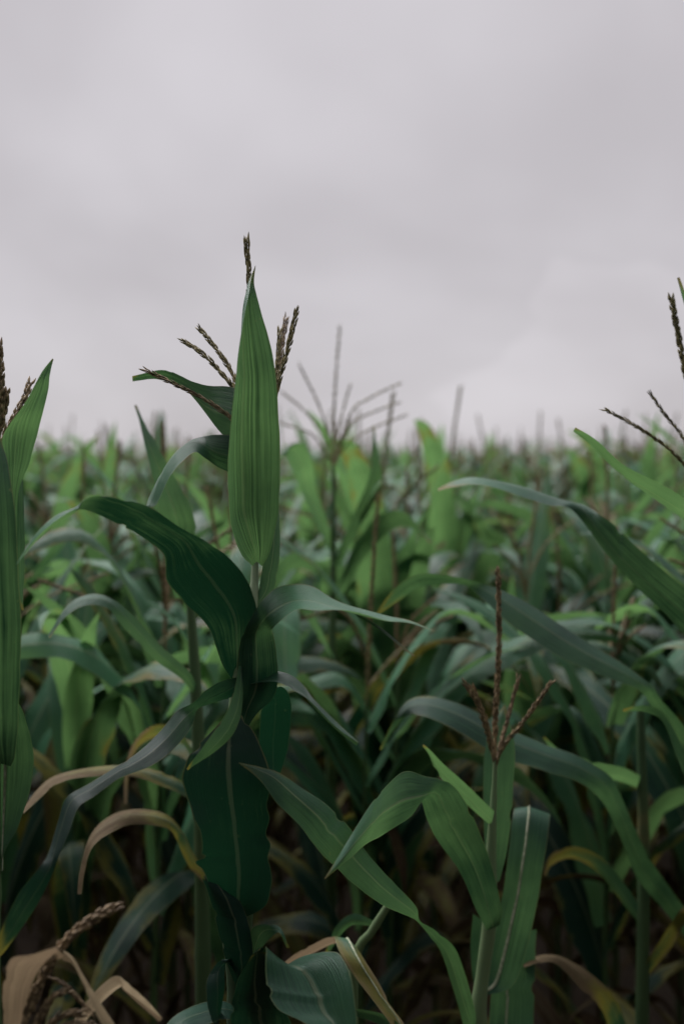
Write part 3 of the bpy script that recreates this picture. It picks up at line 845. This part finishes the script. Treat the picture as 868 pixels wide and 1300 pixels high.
def stalk_arrays(mb, height, lean, sides=6, n=14, r0=0.013, r1=0.004):
    z = np.linspace(0, height, n)
    p = np.stack([lean[0] * (z / height) ** 2, lean[1] * (z / height) ** 2, z], -1)
    tube(mb, p, np.linspace(r0, r1, n), sides, np.linspace(0.55, 0.05, n))
    return p


def tassel_parts(height, top, nb, lean, detail):
    """paths of a field tassel: spike and side branches"""
    b = np.array([lean[0], lean[1], height])
    sw = rng.uniform(-0.04, 0.04, 2)
    paths = [np.array([b, b + [sw[0] * .3, sw[1] * .3, top * 0.5], b + [sw[0], sw[1], top]])]
    for i in range(nb):
        az = rng.uniform(0, 6.28)
        L = top * rng.uniform(0.45, 0.75)
        e = R(rng.uniform(30, 75))
        z0 = b + [0, 0, top * rng.uniform(0.0, 0.22)]
        o = np.array([math.cos(az), math.sin(az), 0])
        paths.append(np.array([z0, z0 + o * L * 0.5 * math.cos(e) + [0, 0, L * 0.5 * math.sin(e)],
                               z0 + o * L * math.cos(e * 0.85) + [0, 0, L * math.sin(e * 0.85) * 0.9]]))
    return paths


def plant_spec(i):
    """how one kind of field plant is put together"""
    rs = random.Random(100 + i)
    hgt = rs.uniform(1.66, 1.80)
    lean = (rs.uniform(-0.06, 0.06), rs.uniform(-0.06, 0.06))
    leaves = []
    nl = 17
    az0 = rs.uniform(0, 6.28)
    for j in range(nl):
        f = j / (nl - 1)                        # 0 low .. 1 top
        z = 0.30 + (hgt - 0.36) * f ** 0.75
        az = az0 + math.pi * (j % 2) + rs.uniform(-0.55, 0.55)
        if f > 0.75:
            ln, wd, el, dr = rs.uniform(0.40, 0.60), rs.uniform(0.060, 0.084), rs.uniform(56, 75), rs.choice([rs.uniform(8, 35), rs.uniform(15, 55), rs.uniform(60, 125)])
        elif f > 0.4:
            ln, wd, el, dr = rs.uniform(0.62, 0.90), rs.uniform(0.082, 0.114), rs.uniform(64, 84), rs.uniform(50, 150)
        else:
            ln, wd, el, dr = rs.uniform(0.55, 0.75), rs.uniform(0.06, 0.08), rs.uniform(40, 65), rs.uniform(100, 150)
        age = 0.95 - 1.6 * f + rs.uniform(-0.18, 0.18)
        if f > 0.5:
            age = rs.choice([0, 0, 0, 0, 0, 0.08, 0.11, 0.15])
        crisp = age > 0.55
        if crisp:
            wd *= rs.uniform(0.45, 0.8)
            ln *= rs.uniform(0.7, 1.0)
        brk = (rs.uniform(0.35, 0.7), R(rs.uniform(40, 80))) if rs.random() < (0.6 if crisp else 0.25) else None
        leaves.append(dict(z=z, az=az, el=R(el), dr=R(dr), ln=ln, wd=wd, tw=rs.uniform(-3.5, 3.5) if crisp else rs.uniform(-1.3, 1.3), age=max(0, min(1, age)),
                           tint=(rs.uniform(-0.5, 0.75) + 0.3 * f if f > 0.5 else rs.uniform(-1.3, -0.6)), brk=brk, lean=(lean[0] * (z / hgt) ** 2, lean[1] * (z / hgt) ** 2), ph=rs.uniform(0, 6)))  # lower leaves tinted dark, shade under the canopy put into their colour
    return dict(h=hgt, lean=lean, leaves=leaves, top=rs.uniform(0.34, 0.50), nb=rs.choice([2, 3, 4, 5, 6]), bare=rs.random() < 0.35, mat=rs.choice([TAS_BROWN, TAS_BROWN, TAS_OLIVE]), seed=i)


def add_field_leaf(mb, lf, n, nc):
    L, Q = field_leaf_curve(lf['z'], 0.008, lf['az'], lf['el'], lf['dr'], lf['ln'], lf['wd'], lf['tw'], n, lf['brk'])
    off = np.array([lf['lean'][0], lf['lean'][1], 0])
    a = lf['age'] + np.linspace(-0.05, 0.2, n) * (1 if lf['age'] > 0.05 else 0)
    blade(mb, L + off, Q + off, nc, fold=np.linspace(0.2, 0.07, n), wave=(0.16 if lf['age'] > 0.55 else 0.07) if nc > 3 else 0, age=np.clip(a, 0, 1), tint=lf['tint'], ph=lf['ph'])


SPECS = [plant_spec(i) for i in range(14)]
GROUP = 'corn plants of the blurred field behind'
GLABEL = 'out of focus corn plant among the dense field rows behind the foreground plants'


def field_plant(spec):
    root = thing('corn_plant', GLABEL, 'corn plant', (0, 0, 0), GROUP)
    mb = MB()
    stalk_arrays(mb, spec['h'], spec['lean'])
    link('stalk', mb.mesh('stalk', STALK), root)
    for lf in spec['leaves']:
        mb = MB()
        add_field_leaf(mb, lf, 22, 7)
        link('leaf', mb.mesh('leaf', LEAF), root)
    if spec['bare']:                            # not yet in tassel
        return root
    mb = MB()
    for i, pth in enumerate(tassel_parts(spec['h'], spec['top'], spec['nb'], spec['lean'], 1)):
        s = spline(pth, 12)
        tube(mb, s, np.linspace(0.0024, 0.0012, 12), 4)
        L = np.linalg.norm(np.diff(s, axis=0), axis=1).sum()
        spikelets(mb, s[1:], 0.0044 if i == 0 else 0.0032, int(L * 230), 0.010)
    link('tassel', mb.mesh('tassel', spec['mat']), root)
    return root


# where the plants stand: sown rows across the view
rng = np.random.default_rng(23)
spots = []
y = 2.35
row = 0
while y < 26:
    half = 0.42 * y + 1.6
    x = -half + rng.uniform(0, 0.2)
    while x < half:
        spots.append((x + rng.normal(0, 0.03), y + rng.normal(0, 0.05)))
        x += rng.uniform(0.125, 0.205)
    y += 0.72
    row += 1
spots.sort(key=lambda s: s[1])
# a gap in the first row, where the brown tassel has open air behind it
spots = [s for s in spots if not (s[1] < 2.75 and 0.07 < s[0] / s[1] < 0.18)]
inview = [s for s in spots if abs(s[0]) < 0.302 * s[1] + 0.25]
singles = inview[:300]
sset = set(singles)
rest = [s for s in spots if s not in sset]

protos = [field_plant(s) for s in SPECS]
kids = [list(r.children) for r in protos]
for i, (x, yy) in enumerate(singles):
    k = i % len(protos) if i < len(protos) else int(rng.integers(len(protos)))
    if i < len(protos):
        r = protos[k]
    else:
        r = protos[k].copy()
        COL.objects.link(r)
        for ch in kids[k]:
            c = ch.copy()
            COL.objects.link(c)
            c.parent = r
    r.location = (x, yy, 0)
    sc = rng.uniform(0.93, 1.07) * (0.93 + 0.07 * min(1, max(0, (yy - 2.6) / 2.5)))
    r.scale = (sc, sc, sc)
    r.rotation_euler = (rng.normal(0, 0.03), rng.normal(0, 0.03), rng.uniform(0, 6.28))


def low_variant(spec, nl, n, nc, spikes):
    """a coarser build of the same kind of plant, for the mass of the field: arrays + material index"""
    mb = MB()
    stalk_arrays(mb, spec['h'], spec['lean'], 4, 4)
    nst = sum(len(f) for f in mb.f)
    for lf in spec['leaves'][-nl:]:
        add_field_leaf(mb, lf, n, nc)
    nlf = sum(len(f) for f in mb.f)
    for i, pth in enumerate(tassel_parts(spec['h'], spec['top'], min(spec['nb'], spikes), spec['lean'], 0)):
        tube(mb, spline(pth, 4), np.array([0.005, 0.0115, 0.009, 0.002]), 4)
    tot = sum(len(f) for f in mb.f)
    mi = np.full(tot, 2)
    mi[:nst] = 1
    mi[nst:nlf] = 0
    return mb.arrays(), mi


def scatter(name, pts, variants, label, scale=(0.87, 1.08)):
    V, Fq, U, A_, T_, M = [], [], [], [], [], []
    base = 0
    for (x, yy) in pts:
        (v, f, uv, age, tint), mi = variants[int(rng.integers(len(variants)))]
        a = rng.uniform(0, 6.28)
        s = rng.uniform(*scale)
        c, sn = math.cos(a) * s, math.sin(a) * s
        w = np.stack([v[:, 0] * c - v[:, 1] * sn + x, v[:, 0] * sn + v[:, 1] * c + yy, v[:, 2] * s], -1)
        V.append(w)
        Fq.append(f + base)
        U.append(uv)
        A_.append(age)
        T_.append(tint + rng.normal(0, 0.25))
        M.append(mi)
        base += len(v)
    me = build_mesh(name, (np.concatenate(V), np.concatenate(Fq), np.concatenate(U), np.concatenate(A_), np.concatenate(T_)),
                    [LEAF, STALK, TAS_TAN], midx=np.concatenate(M))
    o = link(name, me)
    o['kind'] = 'stuff'
    o['label'] = label
    o['category'] = 'corn field'
    return o


# plants at the sides of the photographer and the mass beyond the nearest three hundred
side = []
for yy in (-0.4, 0.3, 1.0, 1.7):
    for sx in (-1, 1):
        x0 = 0.302 * max(yy, 0) + 1.05
        for q in range(9):
            side.append((sx * (x0 + q * 0.2 + rng.uniform(-0.04, 0.04)), yy + rng.normal(0, 0.05)))
for yy in np.arange(-5.0, -0.5, 0.72):
    for x in np.arange(-5, 5, 0.2):
        side.append((x + rng.uniform(-0.05, 0.05), yy + rng.normal(0, 0.05)))
mid_pts = rest + side
scatter('corn_field', mid_pts, [low_variant(s, 14, 12, 3, 5) for s in SPECS], 'dense mass of green corn plants filling the field behind')
far = []
y = 26.5
while y < 170:
    half = 0.40 * y + 2
    st = 0.3 * (y / 26) ** 0.9
    x = -half + rng.uniform(0, st)
    while x < half:
        far.append((x + rng.normal(0, 0.08), y + rng.normal(0, 0.15)))
        x += st * rng.uniform(0.7, 1.3)
    y += 0.75 * (y / 26) ** 0.9
scatter('far_corn_field', far, [low_variant(s, 7, 6, 3, 5) for s in SPECS], 'far corn tops along the horizon', (0.84, 1.06))
print('PLANTS', len(singles), len(mid_pts), len(far))

# ------------------------------------------------------------------ ground
gm = MB()
gx = np.linspace(-600, 600, 61)
gy = np.linspace(-60, 1500, 61)
gp = np.stack(np.meshgrid(gx, gy, indexing='xy'), -1)
gm.grid(np.concatenate([gp, np.zeros((61, 61, 1))], -1))
g = link('ground', gm.mesh('ground', SOIL))
g['kind'] = 'structure'

# ------------------------------------------------------------------ overcast sky and soft sun
SUN_EL, SUN_AZ = R(52), R(-35)      # high, behind cloud, from ahead and a little left
w = bpy.data.worlds.new('World')
SC.world = w
w.use_nodes = True
k = NT(w.node_tree)
sky = k.n('ShaderNodeTexSky', sky_type='NISHITA', sun_disc=False, sun_elevation=SUN_EL, sun_rotation=SUN_AZ)
tc = k.n('ShaderNodeTexCoord')
sep = k.n('ShaderNodeSeparateXYZ')
k.l(tc.outputs['Generated'], sep.inputs[0])
z = sep.outputs[2]
zz = k.math('MAXIMUM', k.math('ADD', z, 0.55), 0.05)
cx = k.math('DIVIDE', sep.outputs[0], zz)
cy = k.math('DIVIDE', sep.outputs[1], zz)
cmb = k.n('ShaderNodeCombineXYZ')
k.l(cx, cmb.inputs[0])
k.l(cy, cmb.inputs[1])
n1 = k.n('ShaderNodeTexNoise', in_Scale=1.7, in_Detail=4.0, in_Roughness=0.45, in_Distortion=0.2)
k.l(cmb.outputs[0], n1.inputs['Vector'])
cl = k.step(n1.outputs['Fac'], 0.32, 0.68)
cloud = k.mix(cl, (0.545, 0.515, 0.54), (0.72, 0.69, 0.725))
up = k.step(z, 0.36, 0.95, 1.0, 2.7)
# bright patch added round the hidden sun, out of frame, to light the canopy
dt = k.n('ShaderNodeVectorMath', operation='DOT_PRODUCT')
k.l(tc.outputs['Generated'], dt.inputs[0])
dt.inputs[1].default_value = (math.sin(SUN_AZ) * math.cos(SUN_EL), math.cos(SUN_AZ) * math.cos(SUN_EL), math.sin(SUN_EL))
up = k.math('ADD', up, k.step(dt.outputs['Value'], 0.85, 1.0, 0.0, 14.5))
down = k.math('MULTIPLY', k.step(z, -0.3, 0.0, 0.25, 1.0), k.step(z, -0.02, 0.16, 0.9, 1.0))
ahead = k.step(sep.outputs[1], -0.5, 0.4, 0.34, 1.0)  # unseen sky behind the camera dimmed so near leaf faces stay dark
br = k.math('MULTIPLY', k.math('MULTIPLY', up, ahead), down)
gap = P(765, 500, 1.0) - EYE                  # a small paler break low in the cloud
gap = gap / np.linalg.norm(gap)
dg = k.n('ShaderNodeVectorMath', operation='DOT_PRODUCT')
nv = k.n('ShaderNodeVectorMath', operation='MULTIPLY_ADD')
k.l(n1.outputs['Color'], nv.inputs[0])
nv.inputs[1].default_value = (0.08, 0.08, 0.05)
nv.inputs[2].default_value = (-0.04, -0.04, -0.025)
nw = k.n('ShaderNodeVectorMath', operation='ADD')
k.l(nv.outputs[0], nw.inputs[0])
k.l(tc.outputs['Generated'], nw.inputs[1])
k.l(nw.outputs[0], dg.inputs[0])
dg.inputs[1].default_value = tuple(gap)
br = k.math('ADD', br, k.step(dg.outputs['Value'], 0.9988, 1.0, 0.0, 0.06))
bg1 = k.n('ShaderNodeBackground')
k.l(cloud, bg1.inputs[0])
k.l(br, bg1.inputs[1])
bg2 = k.n('ShaderNodeBackground', in_Strength=0.05)
k.l(sky.outputs[0], bg2.inputs[0])
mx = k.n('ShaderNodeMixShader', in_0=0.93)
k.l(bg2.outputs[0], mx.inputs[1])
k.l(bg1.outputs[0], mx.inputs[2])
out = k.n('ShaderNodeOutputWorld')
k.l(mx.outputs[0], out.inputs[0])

ld = bpy.data.lights.new('sun', 'SUN')
ld.energy = 1.5
ld.angle = R(35)
ld.color = (1.0, 0.97, 0.93)
sun = bpy.data.objects.new('sun', ld)
COL.objects.link(sun)
dirv = Vector((math.sin(SUN_AZ) * math.cos(SUN_EL), math.cos(SUN_AZ) * math.cos(SUN_EL), math.sin(SUN_EL)))
sun.rotation_euler = dirv.to_track_quat('Z', 'Y').to_euler()
sun.location = (0, 0, 30)

# ------------------------------------------------------------------ render settings
SC.view_settings.view_transform = 'Standard'
SC.view_settings.look = 'None'
SC.view_settings.exposure = 0.0
SC.view_settings.gamma = 1.0
SC.view_settings.use_curve_mapping = False
SC.cycles.max_bounces = 6
SC.cycles.diffuse_bounces = 4
SC.cycles.transmission_bounces = 4
SC.cycles.use_denoising = True
